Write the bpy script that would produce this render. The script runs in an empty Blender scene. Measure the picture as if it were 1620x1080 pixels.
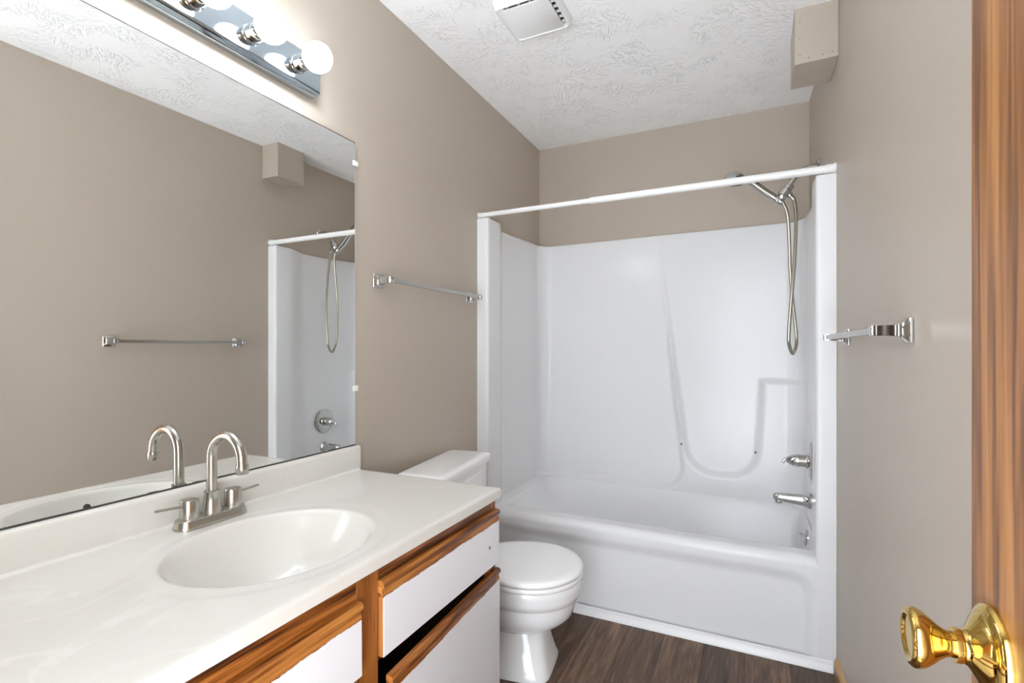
import bpy, bmesh, math, random
from mathutils import Vector, Matrix
random.seed(7)
PI = math.pi
S = bpy.context.scene
COL = S.collection

# ------------------------------------------------------------------ camera, world, exposure
CAM = Vector((1.2406, 0.0, 1.1914)); YAW = 0.4463; FPX = 793.02; HORIZON = 553.1
cd = bpy.data.cameras.new('camera'); cam = bpy.data.objects.new('camera', cd); COL.objects.link(cam)
cd.sensor_width = 36.0; cd.lens = FPX / 1620 * 36.0; cd.shift_y = (HORIZON - 540) / 1620
cd.clip_start = 0.02
cam.location = CAM; cam.rotation_euler = (PI / 2, 0, YAW)
S.camera = cam
S.view_settings.view_transform = 'Standard'; S.view_settings.look = 'None'
S.view_settings.gamma = 1.0; S.view_settings.use_curve_mapping = False
S.view_settings.exposure = 0.14
S.cycles.sample_clamp_indirect = 8.0
S.cycles.max_bounces = 14; S.cycles.diffuse_bounces = 8; S.cycles.glossy_bounces = 8
w = bpy.data.worlds.new('world'); S.world = w; w.use_nodes = True
wb = w.node_tree.nodes['Background']
wb.inputs[0].default_value = (0.93, 1.0, 1.07, 1); wb.inputs[1].default_value = 6.9   # sky light serving as added fill from the unseen hall, through the open doorway
BULB_STRENGTH = 31.0
sd = bpy.data.lights.new('fill_sun', 'SUN'); fill_sun = bpy.data.objects.new('fill_sun', sd); COL.objects.link(fill_sun)   # added fill: lights the unseen hall floor so it bounces to the ceiling
sd.energy = 26.0; sd.angle = 0.02; sd.color = (0.90, 1.0, 1.09); fill_sun.rotation_euler = (math.radians(14), 0, 0)

# ------------------------------------------------------------------ dimensions (metres)
CEIL_L, CEIL_R = 2.481, 2.461          # the ceiling falls a touch to the right
YF = -0.194                            # wall with the doorway
YT = 2.188                             # front of the tub
def xw(y): return 1.524 - 0.0236 * (y - YT)      # right wall face (room is not quite square)
def yb(x): return 3.003 - 0.0236 * x             # back wall face
def ceil_z(x): return CEIL_L + (CEIL_R - CEIL_L) * x / 1.52
CT = 0.782                             # countertop height

# ------------------------------------------------------------------ material helpers
def new_mat(name):
    m = bpy.data.materials.new(name); m.use_nodes = True
    nt = m.node_tree; b = nt.nodes['Principled BSDF']
    return m, nt, b
def N(nt, t, **kw):
    n = nt.nodes.new(t)
    for k, v in kw.items():
        if k.startswith('i_'):
            key = k[2:]
            n.inputs[int(key) if key.isdigit() else key.replace('_', ' ')].default_value = v
        else: setattr(n, k, v)
    return n
def L(nt, a, b): nt.links.new(a, b)
def lin(r, g, b):
    f = lambda c: (c / 255 / 12.92) if c / 255 <= 0.04045 else ((c / 255 + 0.055) / 1.055) ** 2.4
    return (f(r), f(g), f(b), 1)
def plain(name, col, rough, metal=0.0, spec=0.5, coat=0.0, bump=0.0, bscale=200.0, var=0.0):
    m, nt, b = new_mat(name)
    b.inputs['Base Color'].default_value = col; b.inputs['Roughness'].default_value = rough
    b.inputs['Metallic'].default_value = metal; b.inputs['Specular IOR Level'].default_value = spec
    b.inputs['Coat Weight'].default_value = coat; b.inputs['Coat Roughness'].default_value = 0.05
    tc = N(nt, 'ShaderNodeTexCoord')
    no = N(nt, 'ShaderNodeTexNoise', i_Scale=bscale, i_Detail=4.0); L(nt, tc.outputs['Object'], no.inputs['Vector'])
    if bump > 0:
        bp = N(nt, 'ShaderNodeBump', i_Strength=bump, i_Distance=0.002)
        L(nt, no.outputs['Fac'], bp.inputs['Height']); L(nt, bp.outputs['Normal'], b.inputs['Normal'])
    if var > 0:
        n2 = N(nt, 'ShaderNodeTexNoise', i_Scale=3.0, i_Detail=5.0); L(nt, tc.outputs['Object'], n2.inputs['Vector'])
        mr = N(nt, 'ShaderNodeMapRange', i_3=max(0, rough - var), i_4=rough + var)
        L(nt, n2.outputs['Fac'], mr.inputs[0]); L(nt, mr.outputs[0], b.inputs['Roughness'])
    return m

M = {}
M['wall'] = plain('beige_paint', lin(184, 172, 159), 0.40, spec=0.35, bump=0.22, bscale=170, var=0.06)
M['fiberglass'] = plain('white_gelcoat', lin(229, 229, 230), 0.2, spec=0.28, coat=0.0, bump=0.02, bscale=25, var=0.03)
M['porcelain'] = plain('white_porcelain', lin(245, 245, 245), 0.08, spec=0.5, coat=0.4)
M['plastic'] = plain('white_plastic', lin(236, 236, 235), 0.3)
M['seat'] = plain('white_seat_plastic', lin(248, 248, 248), 0.16)
M['vent'] = plain('vent_plastic', lin(232, 232, 231), 0.4)
M['rod'] = plain('white_enamel', lin(240, 240, 239), 0.3)
M['caulk'] = plain('white_vinyl_strip', lin(238, 238, 238), 0.3)
M['chrome'] = plain('chrome', (0.56, 0.565, 0.555, 1), 0.05, metal=1.0)
M['bar_chrome'] = plain('chrome_plate', (0.50, 0.58, 0.64, 1), 0.07, metal=1.0, bump=0.02, bscale=500)
M['satin'] = plain('satin_chrome_bar', (0.47, 0.46, 0.43, 1), 0.2, metal=1.0, bump=0.03, bscale=400)
M['hose'] = plain('hose_metal', (0.42, 0.39, 0.32, 1), 0.28, metal=1.0)
M['nickel'] = plain('brushed_nickel', (0.50, 0.475, 0.43, 1), 0.24, metal=1.0, bump=0.05, bscale=500)
M['brass'] = plain('polished_brass', (0.70, 0.49, 0.14, 1), 0.09, metal=1.0)
M['black'] = plain('dark_void', (0.004, 0.004, 0.004, 1), 0.9, spec=0.0)
M['dark'] = plain('dark_fan_parts', lin(70, 70, 72), 0.5)
M['clip'] = plain('clear_plastic_clip', lin(240, 238, 232), 0.15)
M['mirror'] = plain('mirror_glass', (0.90, 0.905, 0.89, 1), 0.0, metal=1.0)
M['mirror_edge'] = plain('mirror_edge', lin(225, 228, 224), 0.2)
M['channel'] = plain('mirror_channel', lin(70, 72, 68), 0.35)
M['laminate'] = plain('white_laminate', lin(232, 233, 237), 0.3, bump=0.03, bscale=60)
M['cab_shade'] = plain('cabinet_inside_shade', lin(44, 28, 16), 0.7, spec=0.1)  # dark brown stands in for the shade inside the cabinet
M['hall_bounce'] = plain('hall_bounce_pale', lin(226, 225, 224), 0.9, spec=0.1, bump=0.3, bscale=300)  # kept pale so the added hall floor reflects light into the room
M['nail'] = plain('nail_heads', lin(120, 106, 92), 0.5)

def ceiling_mat():
    m, nt, b = new_mat('stomped_ceiling_texture')
    b.inputs['Base Color'].default_value = lin(250, 250, 250); b.inputs['Roughness'].default_value = 0.6
    b.inputs['Specular IOR Level'].default_value = 0.25
    tc = N(nt, 'ShaderNodeTexCoord')
    # cells, each with its own streak direction: the crow's-foot brush pattern
    vo = N(nt, 'ShaderNodeTexVoronoi', i_Scale=9.0); L(nt, tc.outputs['Object'], vo.inputs['Vector'])
    sep = N(nt, 'ShaderNodeSeparateXYZ'); L(nt, vo.outputs['Color'], sep.inputs[0])
    ang = N(nt, 'ShaderNodeMath', operation='MULTIPLY', i_1=6.28); L(nt, sep.outputs[0], ang.inputs[0])
    vr = N(nt, 'ShaderNodeVectorRotate', rotation_type='Z_AXIS')
    L(nt, tc.outputs['Object'], vr.inputs['Vector']); L(nt, ang.outputs[0], vr.inputs['Angle'])
    mp = N(nt, 'ShaderNodeMapping'); mp.inputs['Scale'].default_value = (24, 110, 30)
    L(nt, vr.outputs[0], mp.inputs['Vector'])
    n1 = N(nt, 'ShaderNodeTexNoise', i_Scale=1.0, i_Detail=3.0, i_Distortion=1.0); L(nt, mp.outputs[0], n1.inputs['Vector'])
    r1 = N(nt, 'ShaderNodeMapRange', interpolation_type='SMOOTHSTEP', i_1=0.50, i_2=0.66); L(nt, n1.outputs['Fac'], r1.inputs[0])
    n2 = N(nt, 'ShaderNodeTexNoise', i_Scale=7.0, i_Detail=2.0); L(nt, tc.outputs['Object'], n2.inputs['Vector'])
    r2 = N(nt, 'ShaderNodeMapRange', interpolation_type='SMOOTHSTEP', i_1=0.36, i_2=0.6); L(nt, n2.outputs['Fac'], r2.inputs[0])
    mu = N(nt, 'ShaderNodeMath', operation='MULTIPLY'); L(nt, r1.outputs[0], mu.inputs[0]); L(nt, r2.outputs[0], mu.inputs[1])
    bp = N(nt, 'ShaderNodeBump', i_Strength=0.8, i_Distance=0.003)
    L(nt, mu.outputs[0], bp.inputs['Height']); L(nt, bp.outputs['Normal'], b.inputs['Normal'])
    return m
M['ceiling'] = ceiling_mat()

def wood_mat(name, axis, stops, scale=1.0, rough=0.35, fine=1.0, seed=0.0, stretch=14.0, contrast=(0.3, 0.72)):
    """grain running along axis 0/1/2; stops = [(pos, colour)]"""
    m, nt, b = new_mat(name); b.inputs['Roughness'].default_value = rough
    tc = N(nt, 'ShaderNodeTexCoord')
    sc = [stretch * scale] * 3; sc[axis] = 1.1 * scale
    mp = N(nt, 'ShaderNodeMapping'); mp.inputs['Scale'].default_value = sc; mp.inputs['Location'].default_value = (seed, seed * 1.7, seed * .6)
    L(nt, tc.outputs['Object'], mp.inputs['Vector'])
    n1 = N(nt, 'ShaderNodeTexNoise', i_Scale=1.0, i_Detail=4.0, i_Distortion=1.2); L(nt, mp.outputs[0], n1.inputs['Vector'])
    rings = N(nt, 'ShaderNodeMath', operation='MULTIPLY', i_1=5.0); L(nt, n1.outputs['Fac'], rings.inputs[0])
    fr = N(nt, 'ShaderNodeMath', operation='PINGPONG', i_1=1.0); L(nt, rings.outputs[0], fr.inputs[0])
    sc2 = [260 * fine] * 3; sc2[axis] = 9 * fine
    mp2 = N(nt, 'ShaderNodeMapping'); mp2.inputs['Scale'].default_value = sc2; L(nt, tc.outputs['Object'], mp2.inputs['Vector'])
    n2 = N(nt, 'ShaderNodeTexNoise', i_Scale=1.0, i_Detail=3.0); L(nt, mp2.outputs[0], n2.inputs['Vector'])
    mx = N(nt, 'ShaderNodeMath', operation='MULTIPLY_ADD', i_1=0.55); L(nt, fr.outputs[0], mx.inputs[0])
    h = N(nt, 'ShaderNodeMath', operation='MULTIPLY_ADD', i_1=0.95, i_2=-0.225); L(nt, n2.outputs['Fac'], h.inputs[0]); L(nt, h.outputs[0], mx.inputs[2])
    mr = N(nt, 'ShaderNodeMapRange', i_1=contrast[0] - .1, i_2=contrast[1] + .1); L(nt, mx.outputs[0], mr.inputs[0])
    cr = N(nt, 'ShaderNodeValToRGB')
    e = cr.color_ramp.elements
    while len(e) > 1: e.remove(e[-1])
    e[0].position = stops[0][0]; e[0].color = stops[0][1]
    for p, c in stops[1:]:
        k = e.new(p); k.color = c
    L(nt, mr.outputs[0], cr.inputs[0]); L(nt, cr.outputs[0], b.inputs['Base Color'])
    bp = N(nt, 'ShaderNodeBump', i_Strength=0.12, i_Distance=0.001); L(nt, n2.outputs['Fac'], bp.inputs['Height']); L(nt, bp.outputs['Normal'], b.inputs['Normal'])
    return m
OAKV = [(0.0, lin(54, 25, 6)), (0.3, lin(104, 56, 17)), (0.6, lin(142, 82, 30)), (1.0, lin(176, 110, 50))]
M['oak_y'] = wood_mat('vanity_oak_lengthwise', 1, OAKV, seed=1.3, stretch=22, rough=0.3)
M['oak_z'] = wood_mat('vanity_oak_upright', 2, [(0.0, lin(96, 50, 15)), (0.4, lin(136, 78, 30)), (1.0, lin(166, 104, 48))], seed=2.1, stretch=22, rough=0.3)
M['oak_strip'] = wood_mat('vanity_oak_strip', 1, [(0.0, lin(70, 34, 8)), (0.3, lin(124, 68, 22)), (0.65, lin(158, 96, 38)), (1.0, lin(190, 126, 60))], seed=4.0, stretch=30, rough=0.28)
M['oak_door'] = wood_mat('door_oak', 2, [(0.0, lin(98, 60, 29)), (0.28, lin(128, 83, 42)), (0.6, lin(148, 98, 50)), (1.0, lin(168, 116, 64))], scale=0.55, seed=0.4, stretch=34, rough=0.38, fine=0.6)
M['oak_base'] = wood_mat('baseboard_oak', 1, [(0.0, lin(126, 84, 38)), (0.5, lin(176, 130, 74)), (1.0, lin(205, 164, 108))], seed=3, stretch=26, rough=0.4)

def floor_mat():
    m, nt, b = new_mat('vinyl_plank'); b.inputs['Roughness'].default_value = 0.42; b.inputs['Specular IOR Level'].default_value = 0.4
    tc = N(nt, 'ShaderNodeTexCoord'); sep = N(nt, 'ShaderNodeSeparateXYZ'); L(nt, tc.outputs['Object'], sep.inputs[0])
    ps = N(nt, 'ShaderNodeMath', operation='MULTIPLY', i_1=1 / 0.152); L(nt, sep.outputs[0], ps.inputs[0])
    fl = N(nt, 'ShaderNodeMath', operation='FLOOR'); L(nt, ps.outputs[0], fl.inputs[0])
    wn = N(nt, 'ShaderNodeTexWhiteNoise', noise_dimensions='1D'); L(nt, fl.outputs[0], wn.inputs['W'])
    yo = N(nt, 'ShaderNodeMath', operation='MULTIPLY_ADD', i_1=1.22); L(nt, wn.outputs['Value'], yo.inputs[0]); L(nt, sep.outputs[1], yo.inputs[2])
    yd = N(nt, 'ShaderNodeMath', operation='MULTIPLY', i_1=1 / 1.22); L(nt, yo.outputs[0], yd.inputs[0])
    fy = N(nt, 'ShaderNodeMath', operation='FLOOR'); L(nt, yd.outputs[0], fy.inputs[0])
    cid = N(nt, 'ShaderNodeMath', operation='MULTIPLY_ADD', i_1=7.13); L(nt, fy.outputs[0], cid.inputs[0]); L(nt, fl.outputs[0], cid.inputs[2])
    wn2 = N(nt, 'ShaderNodeTexWhiteNoise', noise_dimensions='1D'); L(nt, cid.outputs[0], wn2.inputs['W'])
    # grain
    off = N(nt, 'ShaderNodeCombineXYZ'); o1 = N(nt, 'ShaderNodeMath', operation='MULTIPLY', i_1=9.0); L(nt, wn2.outputs['Value'], o1.inputs[0])
    L(nt, o1.outputs[0], off.inputs[2])
    va = N(nt, 'ShaderNodeVectorMath', operation='ADD'); L(nt, tc.outputs['Object'], va.inputs[0]); L(nt, off.outputs[0], va.inputs[1])
    mp = N(nt, 'ShaderNodeMapping'); mp.inputs['Scale'].default_value = (38, 3.2, 6); L(nt, va.outputs[0], mp.inputs['Vector'])
    n1 = N(nt, 'ShaderNodeTexNoise', i_Scale=1.0, i_Detail=6.0, i_Distortion=0.8, i_Roughness=0.62); L(nt, mp.outputs[0], n1.inputs['Vector'])
    mp2 = N(nt, 'ShaderNodeMapping'); mp2.inputs['Scale'].default_value = (180, 9, 6); L(nt, va.outputs[0], mp2.inputs['Vector'])
    n2 = N(nt, 'ShaderNodeTexNoise', i_Scale=1.0, i_Detail=3.0); L(nt, mp2.outputs[0], n2.inputs['Vector'])
    a = N(nt, 'ShaderNodeMath', operation='MULTIPLY_ADD', i_1=0.65); L(nt, n1.outputs['Fac'], a.inputs[0])
    h = N(nt, 'ShaderNodeMath', operation='MULTIPLY', i_1=0.25); L(nt, n2.outputs['Fac'], h.inputs[0]); L(nt, h.outputs[0], a.inputs[2])
    c = N(nt, 'ShaderNodeMath', operation='MULTIPLY_ADD', i_1=0.16); L(nt, wn2.outputs['Value'], c.inputs[0]); L(nt, a.outputs[0], c.inputs[2])
    cr = N(nt, 'ShaderNodeValToRGB'); e = cr.color_ramp.elements
    e[0].position = 0.36; e[0].color = lin(48, 35, 28); e[1].position = 0.72; e[1].color = lin(138, 109, 85)
    k = e.new(0.5); k.color = lin(80, 60, 47); k = e.new(0.6); k.color = lin(104, 80, 62)
    L(nt, c.outputs[0], cr.inputs[0])
    # seams
    fx = N(nt, 'ShaderNodeMath', operation='FRACT'); L(nt, ps.outputs[0], fx.inputs[0])
    s1 = N(nt, 'ShaderNodeMath', operation='LESS_THAN', i_1=0.012); L(nt, fx.outputs[0], s1.inputs[0])
    fy2 = N(nt, 'ShaderNodeMath', operation='FRACT'); L(nt, yd.outputs[0], fy2.inputs[0])
    s2 = N(nt, 'ShaderNodeMath', operation='LESS_THAN', i_1=0.0018); L(nt, fy2.outputs[0], s2.inputs[0])
    s = N(nt, 'ShaderNodeMath', operation='MAXIMUM'); L(nt, s1.outputs[0], s.inputs[0]); L(nt, s2.outputs[0], s.inputs[1])
    mx = N(nt, 'ShaderNodeMix', data_type='RGBA'); L(nt, s.outputs[0], mx.inputs['Factor']); L(nt, cr.outputs[0], mx.inputs[6]); mx.inputs[7].default_value = lin(40, 30, 25)
    L(nt, mx.outputs[2], b.inputs['Base Color'])
    bp = N(nt, 'ShaderNodeBump', i_Strength=0.15, i_Distance=0.001); L(nt, a.outputs[0], bp.inputs['Height']); L(nt, bp.outputs['Normal'], b.inputs['Normal'])
    return m
M['floor'] = floor_mat()

def marble_mat():
    m, nt, b = new_mat('cultured_marble'); b.inputs['Roughness'].default_value = 0.2
    b.inputs['Coat Weight'].default_value = 0.25; b.inputs['Coat Roughness'].default_value = 0.06
    tc = N(nt, 'ShaderNodeTexCoord')
    n0 = N(nt, 'ShaderNodeTexNoise', i_Scale=2.2, i_Detail=3.0); L(nt, tc.outputs['Object'], n0.inputs['Vector'])
    wv = N(nt, 'ShaderNodeTexNoise', i_Scale=2.6, i_Detail=5.0, i_Distortion=2.2); L(nt, tc.outputs['Object'], wv.inputs['Vector'])
    ab = N(nt, 'ShaderNodeMath', operation='SUBTRACT', i_1=0.5); L(nt, wv.outputs['Fac'], ab.inputs[0])
    a2 = N(nt, 'ShaderNodeMath', operation='ABSOLUTE'); L(nt, ab.outputs[0], a2.inputs[0])
    mr = N(nt, 'ShaderNodeMapRange', interpolation_type='SMOOTHSTEP', i_1=0.0, i_2=0.035, i_3=1.0, i_4=0.0); L(nt, a2.outputs[0], mr.inputs[0])
    mu = N(nt, 'ShaderNodeMath', operation='MULTIPLY'); L(nt, mr.outputs[0], mu.inputs[0])
    r0 = N(nt, 'ShaderNodeMapRange', i_1=0.5, i_2=0.66); L(nt, n0.outputs['Fac'], r0.inputs[0]); L(nt, r0.outputs[0], mu.inputs[1])
    mx = N(nt, 'ShaderNodeMix', data_type='RGBA'); L(nt, mu.outputs[0], mx.inputs['Factor'])
    mx.inputs[6].default_value = lin(219, 217, 210); mx.inputs[7].default_value = lin(227, 225, 219)
    L(nt, mx.outputs[2], b.inputs['Base Color'])
    return m
M['marble'] = marble_mat()

def bulb_mat():
    m, nt, b = new_mat('lit_bulb')
    b.inputs['Base Color'].default_value = (0.9, 0.9, 0.9, 1)
    b.inputs['Emission Color'].default_value = (0.90, 1.0, 1.09, 1); b.inputs['Emission Strength'].default_value = BULB_STRENGTH
    return m
M['bulb'] = bulb_mat()

# ------------------------------------------------------------------ object helpers
def smooth_mesh(me, ang=40):
    for p in me.polygons: p.use_smooth = True
    try: me.set_sharp_from_angle(angle=math.radians(ang))
    except Exception: pass
def obj(name, bm, mat, parent=None, ang=40, kind=None, label=None):
    bmesh.ops.recalc_face_normals(bm, faces=bm.faces)
    me = bpy.data.meshes.new(name)
    if parent is not None:
        p = parent; loc = Vector((0, 0, 0))
        while p is not None: loc += p.location; p = p.parent
        bmesh.ops.translate(bm, verts=bm.verts, vec=-loc)
    bm.to_mesh(me); bm.free()
    me.materials.append(M[mat] if isinstance(mat, str) else mat)
    smooth_mesh(me, ang)
    o = bpy.data.objects.new(name, me); COL.objects.link(o)
    if parent is not None: o.parent = parent
    if kind: o['kind'] = kind
    if label: o['label'] = label
    return o
def thing(name, label, cat, loc, group=None):
    o = bpy.data.objects.new(name, None); COL.objects.link(o); o.empty_display_size = 0.05
    o.location = loc; o['label'] = label; o['category'] = cat
    if group: o['group'] = group
    return o
def struct(name, bm, mat, ang=40): return obj(name, bm, mat, kind='structure', ang=ang)
def copy_thing(root, loc, label):
    r = root.copy(); COL.objects.link(r); r.location = loc; r['label'] = label
    for ch in list(root.children):
        c = ch.copy(); COL.objects.link(c); c.parent = r
        for g in list(ch.children):
            d = g.copy(); COL.objects.link(d); d.parent = c
    return r
def B(): return bmesh.new()
def merge(bm, t):
    me = bpy.data.meshes.new('tmp'); t.to_mesh(me); t.free(); bm.from_mesh(me); bpy.data.meshes.remove(me)
def box(bm, lo, hi, bev=0.0, seg=2):
    t = B(); bmesh.ops.create_cube(t, size=1.0)
    for v in t.verts:
        v.co = Vector([(lo[i] + hi[i]) / 2 + v.co[i] * (hi[i] - lo[i]) for i in range(3)])
    if bev > 0: bmesh.ops.bevel(t, geom=list(t.edges), offset=bev, segments=seg, profile=0.5, affect='EDGES')
    merge(bm, t); return bm
def hexa(bm, pts):
    """8 points: bottom loop of 4, top loop of 4"""
    v = [bm.verts.new(p) for p in pts]
    for f in ((0, 1, 2, 3), (7, 6, 5, 4), (0, 4, 5, 1), (1, 5, 6, 2), (2, 6, 7, 3), (3, 7, 4, 0)): bm.faces.new([v[i] for i in f])
    return bm
def prism(bm, poly, axis, a, b_, bev=0.0, seg=2):
    """polygon in the two other axes extruded along axis from a to b_"""
    t = B()
    def P(u, v, w):
        q = [u, v]; q.insert(axis, w); return Vector(q)
    lo = [t.verts.new(P(u, v, a)) for u, v in poly]; hi = [t.verts.new(P(u, v, b_)) for u, v in poly]
    t.faces.new(lo); t.faces.new(hi)
    n = len(poly)
    for i in range(n): t.faces.new((lo[i], lo[(i + 1) % n], hi[(i + 1) % n], hi[i]))
    if bev > 0: bmesh.ops.bevel(t, geom=list(t.edges), offset=bev, segments=seg, profile=0.5, affect='EDGES')
    merge(bm, t); return bm
def loft(bm, rings, cap=True, closed=True):
    vs = [[bm.verts.new(p) for p in r] for r in rings]
    n = len(rings[0])
    for a, b_ in zip(vs, vs[1:]):
        for i in range(n if closed else n - 1):
            j = (i + 1) % n
            bm.faces.new((a[i], a[j], b_[j], b_[i]))
    if cap:
        bm.faces.new(vs[0]); bm.faces.new(vs[-1])
    return bm
def basis(d):
    d = Vector(d).normalized()
    u = Vector((0, 0, 1)) if abs(d.z) < 0.9 else Vector((1, 0, 0))
    a = u.cross(d).normalized(); return a, d.cross(a), d
def lathe(bm, org, axis, prof, n=40):
    """prof: list of (radius, height along axis)"""
    a, b_, d = basis(axis); org = Vector(org); rings = []
    for r, h in prof:
        r = max(r, 1e-4)
        rings.append([org + d * h + (a * math.cos(2 * PI * i / n) + b_ * math.sin(2 * PI * i / n)) * r for i in range(n)])
    return loft(bm, rings)
def spline(pts, k=8):
    P = [Vector(p) for p in pts]; P = [2 * P[0] - P[1]] + P + [2 * P[-1] - P[-2]]; out = []
    for i in range(1, len(P) - 2):
        p0, p1, p2, p3 = P[i - 1:i + 3]
        for s in range(k):
            t = s / k
            out.append(0.5 * ((2 * p1) + (p2 - p0) * t + (2 * p0 - 5 * p1 + 4 * p2 - p3) * t * t + (3 * p1 - p0 - 3 * p2 + p3) * t ** 3))
    out.append(P[-2]); return out
def tube(bm, pts, r, n=16, square=False):
    pts = [Vector(p) for p in pts]; rings = []; a = None
    for i, p in enumerate(pts):
        d = (pts[min(i + 1, len(pts) - 1)] - pts[max(i - 1, 0)]).normalized()
        if a is None: a, b_, _ = basis(d)
        else:
            a = (a - d * a.dot(d)).normalized(); b_ = d.cross(a)
        rr = r(i / (len(pts) - 1)) if callable(r) else r
        rings.append([p + (a * math.cos(2 * PI * k / n) + b_ * math.sin(2 * PI * k / n)) * rr for k in range(n)])
    return loft(bm, rings)
def grid(bm, rows):
    vs = [[bm.verts.new(p) for p in r] for r in rows]
    for a, b_ in zip(vs, vs[1:]):
        for i in range(len(a) - 1): bm.faces.new((a[i], a[i + 1], b_[i + 1], b_[i]))
    return vs
def sstep(a, b_, x):
    t = min(1, max(0, (x - a) / (b_ - a))); return t * t * (3 - 2 * t)
def lines(*segs):
    """segs of (start, stop, count): merged ascending list of coordinates"""
    s = set()
    for a, b_, n in segs:
        for i in range(n + 1): s.add(round(a + (b_ - a) * i / n, 5))
    return sorted(s)

# ------------------------------------------------------------------ the room
H2 = 2.62
struct('floor', box(B(), (-0.1, YF - 0.06, -0.1), (1.8, 3.2, 0.0)), 'floor')
struct('floor_hall_bounce', box(B(), (-2.0, -4.5, -0.1), (3.5, YF - 0.061, 0.0)), 'hall_bounce')  # unseen hall floor, added to bounce light up through the doorway
struct('wall_left', box(B(), (-0.1, YF - 0.11, 0), (0.0, 3.12, H2)), 'wall')
struct('wall_right', prism(B(), [(xw(YF - .11), YF - .11), (xw(3.12), 3.12), (xw(3.12) + .12, 3.12), (xw(YF - .11) + .12, YF - .11)], 2, 0, H2), 'wall')
struct('wall_back', prism(B(), [(0.0, yb(0)), (xw(2.97), yb(1.506)), (1.7, 3.14), (0.0, 3.14)], 2, 0, H2), 'wall')
DX0, DX1 = 0.655, 1.462
fw = B()
box(fw, (0.0, YF - .11, 0), (DX0, YF, H2)); box(fw, (DX0, YF - .11, 2.06), (DX1, YF, H2)); box(fw, (DX1, YF - .11, 0), (xw(YF), YF, H2))
struct('wall_front', fw, 'wall')
c = B(); x1 = 1.72
hexa(c, [(-.1, -.32, ceil_z(-.1)), (x1, -.32, ceil_z(x1)), (x1, 3.14, ceil_z(x1)), (-.1, 3.14, ceil_z(-.1)),
         (-.1, -.32, 2.7), (x1, -.32, 2.7), (x1, 3.14, 2.7), (-.1, 3.14, 2.7)])
struct('ceiling', c, 'ceiling')
# oak baseboard along the right wall, from the doorway to the tub
bb = B()
prof = [(0, 0), (0.012, 0), (0.012, 0.05), (0.010, 0.058), (0.006, 0.063), (0, 0.065)]
loft(bb, [[Vector((xw(y) - p, y, z)) for p, z in prof] for y in (YF, YT - 0.022)])
struct('baseboard_right', bb, 'oak_base')

# ------------------------------------------------------------------ tub and shower surround, one moulded unit
tub = thing('bathtub_shower_unit', 'white one-piece fibreglass bathtub and shower surround filling the far end of the room', 'bathtub', (0.76, 2.58, 0))
RIM = 0.405
def insetL(y): return 0.062 - 0.034 * sstep(2.31, 2.42, y)
def insetR(y): return 0.066 - 0.034 * sstep(2.29, 2.44, y)
BACK = 0.030
# horizontal path of the inner face: left flange -> left wall -> back -> right wall -> right flange
def path():
    P = []
    rf = 0.014
    for x in (0.0005, 0.02, 0.04): P.append((x, YT, 'F'))
    for k in range(7):
        a = -PI / 2 + k / 6 * PI / 2
        P.append((insetL(YT) - rf + rf * math.cos(a), YT + rf + rf * math.sin(a), 'F'))
    RC = 0.085
    yB = lambda x: yb(x) - BACK
    ys = lines((YT + .03, 2.30, 6), (2.30, 2.43, 12), (2.43, yB(0) - RC, 8))
    for y in ys: P.append((insetL(y), y, 'L'))
    cx, cy = insetL(2.8) + RC, yB(0.06) - RC
    for k in range(1, 12):
        a = PI - k / 12 * PI / 2
        P.append((cx + RC * math.cos(a), cy + RC * math.sin(a), 'B'))
    xR = xw(2.9) - insetR(2.9)
    x0, x1_ = cx, xR - RC
    for x in lines((x0, x1_, 150)): P.append((x, yB(x), 'B'))
    cx2, cy2 = x1_, yB(x1_) - RC
    for k in range(1, 12):
        a = PI / 2 - k / 12 * PI / 2
        P.append((cx2 + RC * math.cos(a), cy2 + RC * math.sin(a), 'B'))
    for y in reversed(lines((YT + .03, 2.30, 6), (2.30, 2.43, 12), (2.43, cy2, 8))): P.append((xw(y) - insetR(y), y, 'R'))
    xf = xw(YT) - insetR(YT)
    for k in range(7):
        a = PI - k / 6 * -PI / 2
        a = PI + k / 6 * PI / 2
        P.append((xf + rf + rf * math.cos(a), YT + rf + rf * math.sin(a), 'F'))
    for x in (xw(YT) - .03, xw(YT) - .012, xw(YT) - .001): P.append((x, YT, 'F'))
    return P
PATH = path()
def top_z(x, y, side):
    if x < 0.3 and side != 'B':
        return 1.849 - 0.021 * sstep(2.325, 2.345, y) + 0.018 * sstep(2.4, 2.9, y)
    if x > 1.2 and side != 'B':
        return 1.8472 - 0.012 * sstep(2.26, 2.48, y) + 0.011 * sstep(2.6, 2.9, y)
    return 1.847
def box_sd(px, pz, x0, x1_, z0, z1, r):
    qx = abs(px - (x0 + x1_) / 2) - (x1_ - x0) / 2 + r; qz = abs(pz - (z0 + z1) / 2) - (z1 - z0) / 2 + r
    return math.hypot(max(qx, 0), max(qz, 0)) + min(max(qx, qz), 0) - r
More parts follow.
